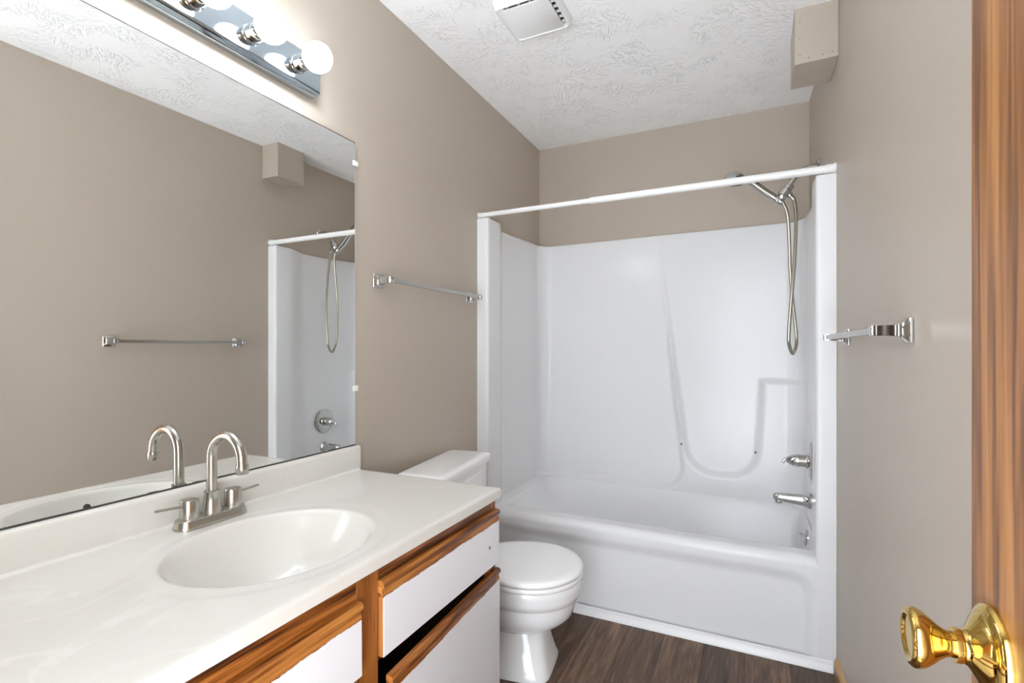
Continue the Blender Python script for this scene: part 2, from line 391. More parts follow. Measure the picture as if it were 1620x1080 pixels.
def relief(x, z):
    """how far the back panel comes forward at (x, z)"""
    t = (z - 0.673) / (1.816 - 0.673)
    rid = 0.892 + (0.754 - 0.892) * t                 # slanting ridge
    half = 0.006 + 0.014 * sstep(1.85, 0.6, z) if z < 1.85 else 0.006
    half = 0.006 + 0.016 * (1 - sstep(0.6, 1.85, z))
    # left recess
    dl = max(x - (rid - half), 0.418 - z)
    r = 0.13
    a, b_ = x - (rid - half) + r, 0.425 - z + r
    dl = math.hypot(max(a, 0), max(b_, 0)) + min(max(a, b_), 0) - r
    # U recess between the ridge and the corner shelf
    a, b_ = (rid + half) - x + r, 0.525 - z + r
    d1 = math.hypot(max(a, 0), max(b_, 0)) + min(max(a, b_), 0) - r
    a, b_ = x - (1.262 + (z - 0.65) * 0.06) + r, 0.525 - z + r
    d2 = math.hypot(max(a, 0), max(b_, 0)) + min(max(a, b_), 0) - r
    du = max(d1, min(d2, 1.035 - z))
    d = min(dl, du)                                    # > 0 on the raised body
    depth = 0.038 - 0.030 * sstep(0.9, 1.85, z) * (1 if x < 1.1 else 0)
    return depth * sstep(-0.012, 0.026, d)
wallbm = B()
zs = lines((RIM - 0.03, 0.36, 2), (0.40, 0.62, 30), (0.62, 1.0, 24), (1.0, 1.07, 14), (1.07, 1.78, 30))
zs = [z for z in zs if z > RIM - 0.031]
rows = []
zmax = 1.80
for z in zs:
    row = []
    for x, y, s in PATH:
        yy = y; xx = x
        if s == 'B' or (s == 'R' and y > 2.7) or (s == 'L' and y > 2.85): yy = y - relief(x, z)
        zz = z
        if z >= 1.07: zz = 1.07 + (z - 1.07) / (1.78 - 1.07) * (top_z(x, y, s) - 0.006 - 1.07)
        row.append(Vector((xx, yy, zz)))
    rows.append(row)
# rounded top lip back to the room walls
def toward_wall(x, y, s, d):
    if s == 'F': return (min(x, xw(y + d * 1.2) - .0006), y + d * 1.2)
    if s == 'L': return (max(x - d, .0005), y)
    if s == 'R': return (min(x + d, xw(y) - .0005), y)
    if x < 0.12: return (max(x - d * .8, .0005), min(y + d * .8, yb(x) - .0005))
    if x > 1.38:
        y2 = min(y + d * .8, yb(1.52) - .0006); return (min(x + d * .8, xw(y2) - .0006), y2)
    return (x, min(y + d, yb(x) - .0005))
for d, dz in ((0.0015, -.002), (0.006, 0.0), (0.045, 0.0)):
    row = []
    for x, y, s in PATH:
        yy = y
        if s == 'B': yy = y - relief(x, top_z(x, y, s))
        a, b_ = toward_wall(x, yy, s, d)
        row.append(Vector((a, b_, top_z(x, y, s) + dz)))
    rows.append(row)
grid(wallbm, rows)
obj('surround_walls', wallbm, 'fiberglass', tub, ang=60)
# side flanges below the rim, down to the floor, and the apron between them
ap = B()
XA0, XA1 = 0.0008, xw(YT) - 0.0012
def apron_y(x, z):
    """front face: the skirt is set back a little below the rolled rim, between the two posts"""
    edge = min(x - 0.075, (XA1 - 0.075) - x)
    d = min(edge, (0.325 - z))
    post = sstep(-0.035, 0.0, -edge)
    y = YT + 0.010 * (1 - post)
    r = 0.07
    a, b_ = r - edge, r - (0.33 - z)
    dd = r - (math.hypot(max(a, 0), max(b_, 0)) + min(max(a, b_), 0))
    y += 0.014 * sstep(-0.02, 0.035, dd)
    return y
xs = lines((XA0, 0.075, 8), (0.075, 0.16, 16), (0.16, XA1 - 0.16, 150), (XA1 - 0.16, XA1 - 0.035, 40), (XA1 - 0.035, XA1, 4))
zz = lines((0.0, 0.24, 6), (0.24, 0.37, 26))
rows = [[Vector((x, apron_y(x, z), z)) for x in xs] for z in zz]
# roll over the rim and into the basin
inL = lambda y: insetL(y) + 0.004
def basin_z(x, y):
    x0, x1_ = 0.10, 1.470 - 0.0236 * (y - 2.6); y0, y1 = YT + 0.100, yb(x) - BACK - 0.040
    p = 1.0
    for t in ((x - x0) / 0.36, (x1_ - x) / 0.055, (y - y0) / 0.13, (y1 - y) / 0.15):
        t = min(1, max(0, t)); p *= 0.6 * (1 - (1 - t) ** 2) + 0.4 * t * t * (3 - 2 * t)
    return RIM - 0.325 * p
roll = 0.034
ysb = lines((YT + 0.045, YT + 0.30, 34), (YT + 0.30, 2.74, 24), (2.74, 2.985, 50))
for k in range(1, 9):
    a = k / 8 * PI / 2
    row = []
    for x in xs:
        y0 = apron_y(x, 0.37)
        row.append(Vector((x, y0 + roll * (1 - math.cos(a)), 0.37 + (RIM - 0.37) * math.sin(a))))
    rows.append(row)
YA = YT + 0.045
for y in ysb:
    f = (y - YA) / (2.985 - YA); row = []
    for x in xs:
        yy = YA + f * (yb(x) - 0.006 - YA)
        row.append(Vector((x * (xw(yy) - .0012) / XA1, yy, 0)))
    for v in row: v.z = basin_z(v.x, v.y)
    rows.append(row)
grid(ap, rows)
obj('tub', ap, 'fiberglass', tub, ang=60)
# vinyl strip along the foot of the apron
bs = B()
prof = [(0.0, 0.0), (-0.016, 0.0), (-0.015, 0.010), (-0.008, 0.018), (-0.006, 0.034), (0.0, 0.038)]
loft(bs, [[Vector((x, YT + p, z)) for p, z in prof] for x in (0.002, xw(YT) - 0.013)])
obj('base_strip', bs, 'caulk', tub, label='white vinyl strip along the foot of the tub')
for x, z in ((0.887, 0.668), (1.258, 0.655)):
    obj('plug', lathe(B(), (x, yb(x) - BACK - 0.030, z), (0, -1, 0), [(0.0001, -0.006), (0.005, -0.006), (0.005, 0.006), (0.0001, 0.0075)], 14), 'dark', tub, label='small dark plug hole in the back panel')
# overflow plate
ov = B()
lathe(ov, (1.461, 2.60, 0.348), (-1, 0, 0.14), [(0.0001, -0.012), (0.036, -0.010), (0.036, 0.002), (0.030, 0.007), (0.012, 0.010), (0.0001, 0.0105)], 32)
tube(ov, [(1.450, 2.60, 0.352), (1.434, 2.60, 0.366)], 0.005, 10)
obj('overflow_plate', ov, 'chrome', tub, label='chrome overflow plate with trip lever')
obj('drain', lathe(B(), (1.25, 2.60, 0.083), (0, 0, 1), [(0.0001, -0.01), (0.034, -0.01), (0.034, 0.001), (0.028, 0.003), (0.0001, 0.001)], 28), 'chrome', tub)

# ------------------------------------------------------------------ tub filler, valve, hand shower
VX = xw(2.6) - insetR(2.6) - 0.0028
sp = thing('tub_spout', 'chrome tub spout low on the right side of the tub surround', 'tub spout', (VX, 2.6, 0.515))
b = B(); rings = []
for t, (rx, rz, dz) in ((0.0, (.034, .034, 0)), (.006, (.034, .034, 0)), (.014, (.027, .027, 0)), (.04, (.024, .024, .001)), (.09, (.022, .021, .003)), (.125, (.021, .018, .005)), (.142, (.019, .016, .005)), (.150, (.013, .011, .005)), (.152, (.004, .004, .005))):
    rings.append([Vector((VX - t, 2.6 + rx * math.copysign(abs(math.cos(2 * PI * i / 28)) ** .75, math.cos(2 * PI * i / 28)), .515 + dz + rz * math.copysign(abs(math.sin(2 * PI * i / 28)) ** .75, math.sin(2 * PI * i / 28)))) for i in range(28)])
loft(b, rings); obj('spout_body', b, 'chrome', sp)
obj('outlet', lathe(B(), (VX - .128, 2.6, .505), (0, 0, -1), [(.0001, 0), (.016, 0), (.017, .008), (.014, .013), (.011, .011), (.0001, .006)], 24), 'chrome', sp)

va = thing('shower_valve', 'chrome shower valve with round wall plate and lever handle, above the tub spout', 'shower valve', (VX, 2.6, .692))
obj('wall_plate', lathe(B(), (VX, 2.6, .692), (-1, 0, 0), [(.0001, 0), (.083, 0), (.084, .003), (.078, .009), (.05, .013), (.034, .015), (.033, .02), (.0001, .02)], 48), 'chrome', va)
obj('stem', lathe(B(), (VX, 2.6, .692), (-1, 0, 0), [(.0001, .019), (.027, .019), (.027, .046), (.029, .047), (.029, .051), (.0001, .051)], 32), 'nickel', va)
hb = B(); lathe(hb, (VX, 2.6, .692), (-1, 0, 0), [(.0001, .05), (.029, .051), (.0285, .06), (.025, .074), (.018, .088), (.010, .098), (.004, .103), (.0001, .104)], 32)
tube(hb, [(VX - .095, 2.6, .694), (VX - .106, 2.6, .690), (VX - .112, 2.6, .676)], lambda t: .008 - .002 * t, 12)
obj('lever', hb, 'chrome', va)

sh = thing('hand_shower', 'chrome hand shower on a wall arm with a looped metal hose, behind the curtain rod', 'shower head', (xw(2.6), 2.6, 2.012))
YS = 2.6; WX = xw(YS)
obj('wall_flange', lathe(B(), (WX, YS, 2.012), (-1, 0, 0), [(.0001, 0), (.030, 0), (.030, .003), (.022, .012), (.012, .015), (.0001, .015)], 32), 'chrome', sh)
obj('arm', tube(B(), spline([(WX - .005, YS, 2.012), (1.47, YS, 2.010), (1.44, YS, 1.998), (1.415, YS, 1.968), (1.392, YS, 1.932)], 8), .0105, 18), 'chrome', sh)
b = B()
d = Vector((-.045, 0, -.068)).normalized(); p0 = Vector((1.398, YS, 1.941))
lathe(b, p0, d, [(.0001, 0), (.019, 0), (.020, .004), (.020, .022), (.018, .024), (.024, .026), (.024, .054), (.020, .058), (.018, .074), (.0001, .076)], 28)
lathe(b, Vector((1.352, YS, 1.874)), Vector((-.8, 0, .6)), [(.0001, -.018), (.0165, -.018), (.0185, -.012), (.0185, .014), (.016, .018), (.0001, .018)], 28)
obj('bracket', b, 'chrome', sh)
b = B()
lathe(b, (1.388, YS, 1.904), (.6, 0, -.8), [(.0001, 0), (.012, 0), (.012, .022), (.0105, .024), (.0105, .04), (.0001, .04)], 24)
obj('hose_outlet', b, 'chrome', sh)
b = B()
hp = spline([(1.356, YS, 1.872), (1.33, YS, 1.893), (1.29, YS, 1.925), (1.245, YS - .005, 1.966), (1.215, YS - .006, 1.984), (1.195, YS - .008, 1.992)], 8)
tube(b, hp, lambda t: 0.0135 + .0055 * math.sin(PI * min(1, t * 1.2)) , 20)
obj('handle', b, 'chrome', sh)
hc = Vector((1.165, YS - .008, 1.985)); hd = Vector((-.12, -.02, -1)).normalized()
b = B(); lathe(b, hc, -hd, [(.0001, .046), (.014, .045), (.030, .038), (.042, .025), (.049, .008), (.050, -.003), (.047, -.008), (.0001, -.008)], 40)
hs = obj('head', b, 'chrome', sh)
obj('spray_face', lathe(B(), hc, hd, [(.0001, .006), (.036, .006), (.036, .0095), (.02, .010), (.0001, .010)], 36), 'dark', hs, label='dark spray face')
# hose: two strands that cross and meet in a loop at the bottom
HOSE = [(1.3671, 2.6, 1.8676), (1.3851, 2.605, 1.8176), (1.3936, 2.62, 1.7363), (1.3986, 2.64, 1.6088), (1.4059, 2.655, 1.4788), (1.4168, 2.665, 1.362), (1.4259, 2.667, 1.2738), (1.4251, 2.655, 1.215), (1.4079, 2.607, 1.1744), (1.3912, 2.558, 1.2143), (1.3894, 2.548, 1.2706), (1.3954, 2.546, 1.3688), (1.4031, 2.55, 1.4673), (1.4127, 2.565, 1.5955), (1.4188, 2.583, 1.7258), (1.4197, 2.595, 1.8139), (1.4112, 2.6, 1.8792)]
obj('hose', tube(B(), spline(HOSE, 10), .0075, 14), 'hose', sh, label='looped flexible metal hose')

# ------------------------------------------------------------------ curtain rod
rd = thing('shower_curtain_rod', 'white tension curtain rod across the front of the tub', 'curtain rod', (0.76, 2.205, 1.868))
YR = 2.205
obj('thin_tube', tube(B(), [(0.012, YR, 1.8665), (0.62, YR, 1.8675)], .0112, 24), 'rod', rd)
b = B(); lathe(b, (0.575, YR, 1.8675), (1, 0, 0.001), [(.0001, 0), (.0125, 0), (.0140, .006), (.0145, .012), (.0145, .93), (.0001, .93)], 28)
obj('thick_tube', b, 'rod', rd)
obj('end_cap', lathe(B(), (0.0005, YR, 1.8665), (1, 0, 0), [(.0001, 0), (.0145, 0), (.0145, .006), (.0128, .008), (.0128, .028), (.0001, .028)], 28), 'plastic', rd)
xr = xw(YR) - .0005
obj('end_cap', lathe(B(), (xr, YR, 1.869), (-1, 0, 0), [(.0001, 0), (.0195, 0), (.0195, .006), (.0165, .008), (.0165, .034), (.0001, .034)], 28), 'plastic', rd)

# ------------------------------------------------------------------ vanity cabinet
XF = 0.552                                     # face frame plane
vc = thing('vanity_cabinet', 'oak vanity cabinet with white laminate drawer and door fronts under the countertop', 'cabinet', (0.28, 0.56, 0))
YV0, YV1 = YF + 0.004, 1.322
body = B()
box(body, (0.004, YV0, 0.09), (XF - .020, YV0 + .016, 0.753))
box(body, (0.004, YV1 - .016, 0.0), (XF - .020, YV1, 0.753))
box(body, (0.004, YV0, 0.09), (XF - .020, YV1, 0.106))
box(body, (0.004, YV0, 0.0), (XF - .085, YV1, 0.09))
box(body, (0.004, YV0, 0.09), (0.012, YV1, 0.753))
obj('carcass', body, 'cab_shade', vc)
for a, b_ in ((0.703, 0.753), (0.557, 0.582), (0.09, 0.128)):
    obj('frame_rail', box(B(), (XF - .02, YV0, a), (XF, YV1, b_)), 'oak_y', vc, label='oak face frame rail')
for a, b_ in ((YV0, YV0 + .04), (0.192 - .05, 0.192), (0.742, 0.805), (YV1 - .032, YV1)):
    obj('frame_stile', box(B(), (XF - .0195, a, 0.09), (XF + .0006, b_, 0.753), .0008, 1), 'oak_z', vc, label='oak face frame stile')
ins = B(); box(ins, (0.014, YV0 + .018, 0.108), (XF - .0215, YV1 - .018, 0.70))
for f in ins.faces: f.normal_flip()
# dark liner: shade inside the cabinet put into its colour
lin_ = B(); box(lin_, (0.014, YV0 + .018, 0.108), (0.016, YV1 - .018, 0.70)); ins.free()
obj('shade_liner', lin_, 'cab_shade', vc)
def strip_profile(x0, z0, t=0.016):
    """finger-pull moulding: cove at the bottom, rounded nose on top; (x, z) pairs"""
    p = [(0, 0), (.0122, 0), (.0122, .004), (.0105, .008), (.0098, .012), (.0112, .015), (.0150, .0175), (.0165, .021), (.0165, .025), (.0145, .029), (.0105, .0315), (.006, .032), (0, .032)]
    return [(x0 + a, z0 + c_) for a, c_ in p]
def front(kind, y0, y1, z0, z1, jag_seed, ajar=0.0, knob_hole=None, left_edge=True):
    """slab with an oak pull strip along the top and a ragged-edged white laminate sheet on its face"""
    rnd = random.Random(jag_seed)
    x0 = XF + .0008
    parts = []
    sl = B(); box(sl, (x0, y0, z0), (x0 + .0118, y1, z1 - .030), .001, 1)
    st = B(); prism(st, strip_profile(x0, z1 - .032), 1, y0, y1)
    # white sheet: outline in (y, z), ragged along the strip
    n = max(40, int((y1 - y0) / .006)); top = []
    ph = rnd.random() * 6
    for i in range(n + 1):
        y = y0 + .002 + (y1 - y0 - .004) * i / n
        z = z1 - .0335 + .0009 * math.sin(i * .13 + ph) + .0007 * math.sin(i * .47 + 2 * ph) + rnd.uniform(-.0009, .0006)
        top.append((y, z))
    top[0] = (top[0][0], top[0][1] - .004)
    poly = [(y0 + .002, z0 + .0006), (y1 - .001, z0 + .0006)] + top[::-1]
    wh = B(); prism(wh, poly, 0, x0 + .0112, x0 + .0136)
    parts = [('slab', sl, 'oak_z'), ('pull_strip', st, 'oak_strip'), ('laminate_sheet', wh, 'laminate')]
    if ajar:
        Rm = Matrix.Translation((x0, y1, 0)) @ Matrix.Rotation(ajar, 4, 'Z') @ Matrix.Translation((-x0, -y1, 0))
        for _, bm, _ in parts: bm.transform(Rm)
    s = obj(kind, parts[0][1], parts[0][2], vc)
    obj('pull_strip', parts[1][1], 'oak_strip', s, label='moulded oak finger-pull strip')
    obj('laminate_sheet', parts[2][1], 'laminate', s, label='white laminate facing with a ragged top edge')
    if knob_hole:
        y, z = knob_hole
        obj('knob_hole', lathe(B(), (x0 + .0130, y, z), (1, 0, 0), [(.0001, 0), (.0042, 0), (.0042, .0012), (.0026, .0013), (.0024, .0006), (.0001, .0006)], 16), 'dark', s, label='small empty knob hole')
    return s
front('drawer', 0.804, 1.322, 0.566, 0.7215, 3, knob_hole=(1.262, 0.627))
front('false_drawer', 0.19, 0.744, 0.566, 0.7075, 5)
front('door', 0.790, 1.325, 0.112, 0.546, 8, ajar=0.060)
front('door', 0.47, 0.744, 0.112, 0.540, 9)
front('door', 0.19, 0.464, 0.112, 0.540, 10)

# ------------------------------------------------------------------ countertop with moulded bowl
ct = thing('countertop', 'cream cultured-marble countertop with oval moulded sink and low backsplash', 'countertop', (0.28, 0.57, CT))
SX, SY, SA, SB = 0.318, 0.755, 0.187, 0.214
CX1, CY1 = 0.568, 1.332; CY0 = YF + .001
er = 0.008
def top_h(x, y):
    d = math.hypot((x - SX) / SA, (y - SY) / SB)
    raw = 0.142 * (1 - d ** 2.7)
    k = 0.0045
    z = CT - (k * math.log(1 + math.exp(min(60, raw / k))) if raw > -.08 else 0)
    d2 = math.hypot((x - SX) / (SA + .035), (y - SY) / (SB + .045))
    z -= 0.0022 * sstep(1.03, 0.97, d2) if False else 0.0012 * (1 - sstep(0.95, 1.05, d2))
    e = min(CX1 - x, CY1 - y)
    if e < er: z -= er - math.sqrt(max(0, er * er - (er - e) ** 2))
    # cove against the backsplash
    q = x - 0.022
    if q < .012: z += .012 - math.sqrt(max(0, .012 ** 2 - (.012 - max(q, 0)) ** 2))
    return z
edge = [0, .0004, .0012, .0026, .0046, .008]
gx = sorted(set([round(CX1 - e, 5) for e in edge] + lines((.022, .034, 5), (.034, .10, 6), (.10, .545, 150))))
gy = sorted(set([round(CY1 - e, 5) for e in edge] + lines((CY0, .50, 20), (.50, 1.01, 180), (1.01, 1.31, 12))))
b = B(); vs = grid(b, [[Vector((x, y, top_h(x, y))) for x in gx] for y in gy])
# front and end skirts down to the underside, and the underside back to the bowl's hidden edge
z_un = CT - .028
fr_ = [v[-1] for v in vs]; lowf = [b.verts.new((CX1, v.co.y, z_un)) for v in fr_]; lowi = [b.verts.new((CX1 - .03, v.co.y, z_un)) for v in fr_]
for i in range(len(fr_) - 1):
    b.faces.new((fr_[i], fr_[i + 1], lowf[i + 1], lowf[i])); b.faces.new((lowf[i], lowf[i + 1], lowi[i + 1], lowi[i]))
en = vs[-1]; lowe = [b.verts.new((v.co.x, CY1, z_un)) for v in en[:-1]] + [lowf[-1]]; lowj = [b.verts.new((v.co.x, CY1 - .012, z_un)) for v in en]
for i in range(len(en) - 1):
    b.faces.new((en[i], en[i + 1], lowe[i + 1], lowe[i])); b.faces.new((lowe[i], lowe[i + 1], lowj[i + 1], lowj[i]))
obj('slab_and_bowl', b, 'marble', ct, ang=70)
bsb = B()
prof = [(.001, .755), (.024, .755), (.024, CT + .070), (.0225, CT + .0765), (.018, CT + .080), (.001, CT + .080)]
prism(bsb, prof, 1, CY0, CY1 + .002)
obj('backsplash', bsb, 'marble', ct, ang=50)
oz = 0.7425
ohx = SX + SA * ((1 - (CT - oz) / .142) ** (1 / 2.7))
obj('overflow_hole', lathe(B(), (ohx, .767, oz), (-.85, 0, .5), [(.0001, -.004), (.009, -.004), (.009, .0015), (.0065, .002), (.006, .001), (.0001, .001)], 20), 'dark', ct, label='dark overflow hole')
obj('drain', lathe(B(), (SX, SY, CT - .1425), (0, 0, 1), [(.0001, -.004), (.023, -.004), (.023, .001), (.019, .003), (.0001, .003)], 28), 'nickel', ct, label='brushed drain stopper')

# ------------------------------------------------------------------ faucet
FX, FY = 0.070, 0.775
fa = thing('sink_faucet', 'brushed nickel two-handle gooseneck faucet behind the sink bowl', 'faucet', (FX, FY, CT))
def stadium(cx, cy, hl, r, z, n=14):
    out = []
    for k in range(n + 1):
        a = -PI / 2 + PI * k / n * 1.0; out.append(Vector((cx + r * math.sin(a) * 1.0, cy + hl + r * math.cos(a), z)))
    for k in range(n + 1):
        a = PI / 2 + PI * k / n; out.append(Vector((cx + r * math.sin(a), cy - hl + r * math.cos(a), z)))
    return out
b = B(); hl = .058
loft(b, [stadium(FX, FY, hl, r, CT + z) for r, z in ((.0285, .0004), (.0285, .004), (.0275, .008), (.0245, .019), (.0235, .0205), (.022, .021))])
obj('base_plate', b, 'nickel', fa)
zb = CT + .020
b = B(); lathe(b, (FX, FY, zb), (0, 0, 1), [(.0001, -.002), (.0215, -.002), (.0212, .004), (.018, .028), (.0155, .046), (.0165, .048), (.0165, .052), (.0125, .054), (.0001, .054)], 32)
obj('spout_collar', b, 'nickel', fa)
R0 = .054; zt = .935
pts = [(FX, FY, zb + .05), (FX, FY, .88), (FX, FY, .91)]
for k in range(0, 17):
    a = PI - k / 16 * PI * 1.02
    pts.append((FX + R0 + R0 * math.cos(a), FY, zt + R0 * math.sin(a)))
pts.append((FX + 2 * R0 + .001, FY, .922))
sp_ = obj('spout', tube(B(), pts, .0118, 22), 'nickel', fa)
obj('aerator', lathe(B(), (FX + 2 * R0 + .001, FY, .926), (.03, 0, -1), [(.0001, 0), (.0135, 0), (.0138, .003), (.0138, .020), (.0125, .022), (.0001, .021)], 24), 'nickel', sp_)
for s in (-1, 1):
    hy_ = FY + s * .0535
    b = B(); lathe(b, (FX, hy_, zb), (0, 0, 1), [(.0001, -.001), (.0205, -.001), (.0205, .001), (.0195, .002), (.0195, .043), (.0185, .0445), (.0001, .0445)], 32)
    h = obj('handle', b, 'nickel', fa)
    b = B(); dr = Vector((.06 * s - .02, s, .06)).normalized()
    p = Vector((FX, hy_, zb + .031))
    tube(b, [p + dr * .016, p + dr * .060, p + dr * .071, p + dr * .0715], lambda t: .0032 if t < .5 else (.0034 if t < .9 else .0022), 12)
    obj('lever', b, 'nickel', h)

# ------------------------------------------------------------------ mirror
MY0, MY1, MZ0, MZ1 = -0.10, 1.326, 0.8645, 1.904
mi = thing('wall_mirror', 'large frameless wall mirror above the countertop backsplash', 'mirror', (0.003, 0.6, MZ0))
obj('glass', box(B(), (0.0005, MY0, MZ0 + .001), (0.006, MY1, MZ1), .0008, 1), 'mirror', mi)
e = B(); box(e, (0.0005, MY1, MZ0 + .001), (0.0055, MY1 + .0018, MZ1))
obj('edge', e, 'mirror_edge', mi, label='pale ground edge of the glass')
for lo, hi in (((0.0005, MY0, MZ0 - .0022), (0.0075, MY1, MZ0 + .0008)), ((0.0005, MY0, MZ1), (0.0065, MY1 + .0018, MZ1 + .0016))):
    obj('channel', box(B(), lo, hi), 'channel', mi, label='thin dark edge channel')
for z in (1.834, 1.058):
    b = B(); box(b, (0.0005, MY1 + .002, z - .010), (0.0085, MY1 + .014, z + .010), .002, 2); box(b, (0.0062, MY1 - .009, z - .009), (0.0095, MY1 + .012, z + .009), .0015, 2)
    lathe(b, (0.009, MY1 + .007, z), (1, 0, 0), [(.0001, 0), (.0035, 0), (.003, .0015), (.0001, .002)], 14)
    obj('clip', b, 'clip', mi, label='small clear plastic mirror clip')

# ------------------------------------------------------------------ vanity light bar
LY0, LY1, LZ0, LZ1 = 0.485, 1.137, 1.966, 2.088
lb = thing('vanity_light_bar', 'mirror-chrome vanity light bar with round lit bulbs above the mirror', 'light fixture', (0.02, 0.81, 2.027))
b = B(); prof = [(0.0005, LZ0 + .004), (.026, LZ0), (.040, LZ0 + .010), (.042, LZ0 + .016), (.042, LZ1 - .016), (.040, LZ1 - .010), (.026, LZ1), (0.0005, LZ1 - .004)]
prism(b, prof, 1, LY0, LY1, .001, 1); obj('back_plate', b, 'bar_chrome', lb)
for i in range(4):
    y = 1.052 - i * .152; z = 2.026
    b = B(); lathe(b, (.0415, y, z), (1, 0, 0), [(.0001, 0), (.026, 0), (.0255, .003), (.0215, .006), (.021, .014), (.0225, .015), (.0225, .026), (.021, .027), (.021, .040), (.0195, .043), (.017, .044), (.0001, .044)], 32)
    sk = obj('socket', b, 'chrome', lb)
    b = B(); R1 = .041; cx = .0415 + .044 + .036
    pr = [(.0001, .040)] + [(.0145, .041), (.015, .046)]
    for k in range(1, 25):
        a = PI * (0.14 + 0.86 * k / 24); pr.append((R1 * math.sin(a), .0415 * 0 + (cx - .0415) - R1 * math.cos(a)))
    lathe(b, (.0415, y, z), (1, 0, 0), pr, 36)
    obj('bulb', b, 'bulb', sk, label='round glowing white bulb')

# ------------------------------------------------------------------ towel bars
def towel_bar(root, side, y0, y1, z, bar_mat):
    """side +1: on the left wall (faces +x), -1: on the right wall"""
    for yy in (y0, y1):
        base = 0.0006 if side > 0 else xw(yy) - .0006
        X = lambda d: base + side * d
        def sq(d, h): return [Vector((X(d), yy + a * h, z + c_ * h)) for a, c_ in ((-1, -1), (1, -1), (1, 1), (-1, 1))]
        b = B(); loft(b, [sq(0, .0265), sq(.004, .0265), sq(.0075, .0235), sq(.013, .0165), sq(.022, .0125), sq(.046, .0115), sq(.068, .0108), sq(.0705, .0095)])
        bmesh.ops.bevel(b, geom=[e_ for e_ in b.edges], offset=.0007, segments=1, affect='EDGES')
        obj('post', b, 'chrome', root)
    b = B()
    rings = []
    for yy in (y0 + .0105, y1 - .0105):
        base = 0.0 if side > 0 else xw(yy)
        xc = base + side * .060
        rings.append([Vector((xc + a * .006, yy, z + c_ * .0078)) for a, c_ in ((-1, -1), (1, -1), (1, 1), (-1, 1))])
    loft(b, rings); bmesh.ops.bevel(b, geom=list(b.edges), offset=.0008, segments=1, affect='EDGES')
    obj('bar', b, bar_mat, root)
tl = thing('towel_bar', 'chrome square towel bar on the left wall between the mirror and the tub', 'towel bar', (0.0, 1.76, 1.444), 'towel bars')
towel_bar(tl, 1, 1.447, 2.105, 1.444, 'satin')
tr = thing('towel_bar', 'chrome square towel bar on the right wall near the door', 'towel bar', (xw(1.65), 1.65, 1.233), 'towel bars')
towel_bar(tr, -1, 1.328, 1.975, 1.233, 'satin')

# ------------------------------------------------------------------ toilet
TY = 1.745; TX = 0.392
to = thing('toilet', 'white two-piece toilet with closed lid between the vanity and the tub', 'toilet', (0.36, TY, 0))
def sup(cx, cy, af, ab, bw, z, n=2.0, m=48, tilt=0):
    out = []
    for i in range(m):
        a = 2 * PI * i / m; c_, s_ = math.cos(a), math.sin(a)
        e_ = 2.0 / n
        x = (af if c_ > 0 else ab) * math.copysign(abs(c_) ** e_, c_); y = bw * math.copysign(abs(s_) ** e_, s_)
        out.append(Vector((cx + x, cy + y, z + tilt * x)))
    return out
# bowl and pedestal: one casting
b = B()
secs = [(0.278, .262, .28, .128, .0, 6), (0.278, .262, .28, .128, .012, 6), (0.278, .256, .28, .122, .024, 6), (0.278, .244, .28, .112, .075, 5), (0.278, .232, .27, .100, .125, 4.5), (0.278, .222, .26, .092, .150, 4),
        (0.318, .190, .26, .100, .158, 3), (0.378, .165, .26, .122, .168, 2.4), (0.398, .185, .25, .142, .188, 2.2), (0.418, .192, .25, .157, .215, 2.1), (0.428, .191, .25, .163, .245, 2.05), (0.433, .191, .25, .165, .266, 2), (0.433, .192, .25, .166, .272, 2),
        (0.435, .199, .25, .176, .279, 2), (0.435, .203, .25, .181, .296, 2), (0.435, .206, .25, .184, .318, 2), (0.435, .206, .25, .185, .336, 2), (0.435, .200, .245, .180, .346, 2), (0.435, .17, .2, .15, .347, 2)]
loft(b, [sup(cx, TY, af, ab, bw, z, n) for cx, af, ab, bw, z, n in secs])
obj('bowl', b, 'porcelain', to, ang=50)
def lid_outline(grow, z):
    out = []
    m = 56; r = .197 + grow; cx = .445
    for i in range(m):
        a = 2 * PI * i / m; c_, s_ = math.cos(a), math.sin(a)
        if c_ >= 0: out.append(Vector((cx + (r + .004) * c_, TY + r * s_, z)))
        else:
            x = cx + (.238 + grow) * c_; wdt = r - .055 * (-c_) ** 2
            out.append(Vector((x, TY + wdt * math.copysign(abs(s_) ** .62, s_), z)))
    return out
b = B(); loft(b, [lid_outline(g, z) for g, z in ((-.008, .3475), (-.002, .349), (0, .353), (0, .361), (-.002, .365), (-.01, .366))])
obj('seat', b, 'seat', to, ang=50)
b = B(); loft(b, [lid_outline(g, z) for g, z in ((-.01, .3675), (-.003, .3685), (0.001, .372), (.002, .378), (-.001, .385), (-.008, .3895), (-.03, .391), (-.08, .3918))])
obj('lid', b, 'seat', to, ang=50)
for s in (-1, 1): obj('hinge_cap', box(B(), (.205, TY + s * .075 - .018, .348), (.235, TY + s * .075 + .018, .386), .006, 2), 'seat', to)
def rr(x0, x1_, y0, y1, r, z, n=6):
    out = []
    for cx, cy, a0 in ((x1_ - r, y1 - r, 0), (x0 + r, y1 - r, PI / 2), (x0 + r, y0 + r, PI), (x1_ - r, y0 + r, 1.5 * PI)):
        for k in range(n + 1):
            a = a0 + k / n * PI / 2; out.append(Vector((cx + r * math.cos(a), cy + r * math.sin(a), z)))
    return out
b = B(); hw = .246
loft(b, [rr(.014 + i, .180 - i, TY - hw + .02 + i, TY + hw - .02 - i, .03, z) for i, z in ((.02, .335), (.006, .345), (.002, .37))] +
        [rr(.012, .186, TY - hw + .01, TY + hw - .01, .025, z) for z in (.52, .69)] + [rr(.012, .188, TY - hw + .008, TY + hw - .008, .025, .702)])
box(b, (.184, TY - hw + .035, .42), (.1885, TY + hw - .035, .675), .003, 2)
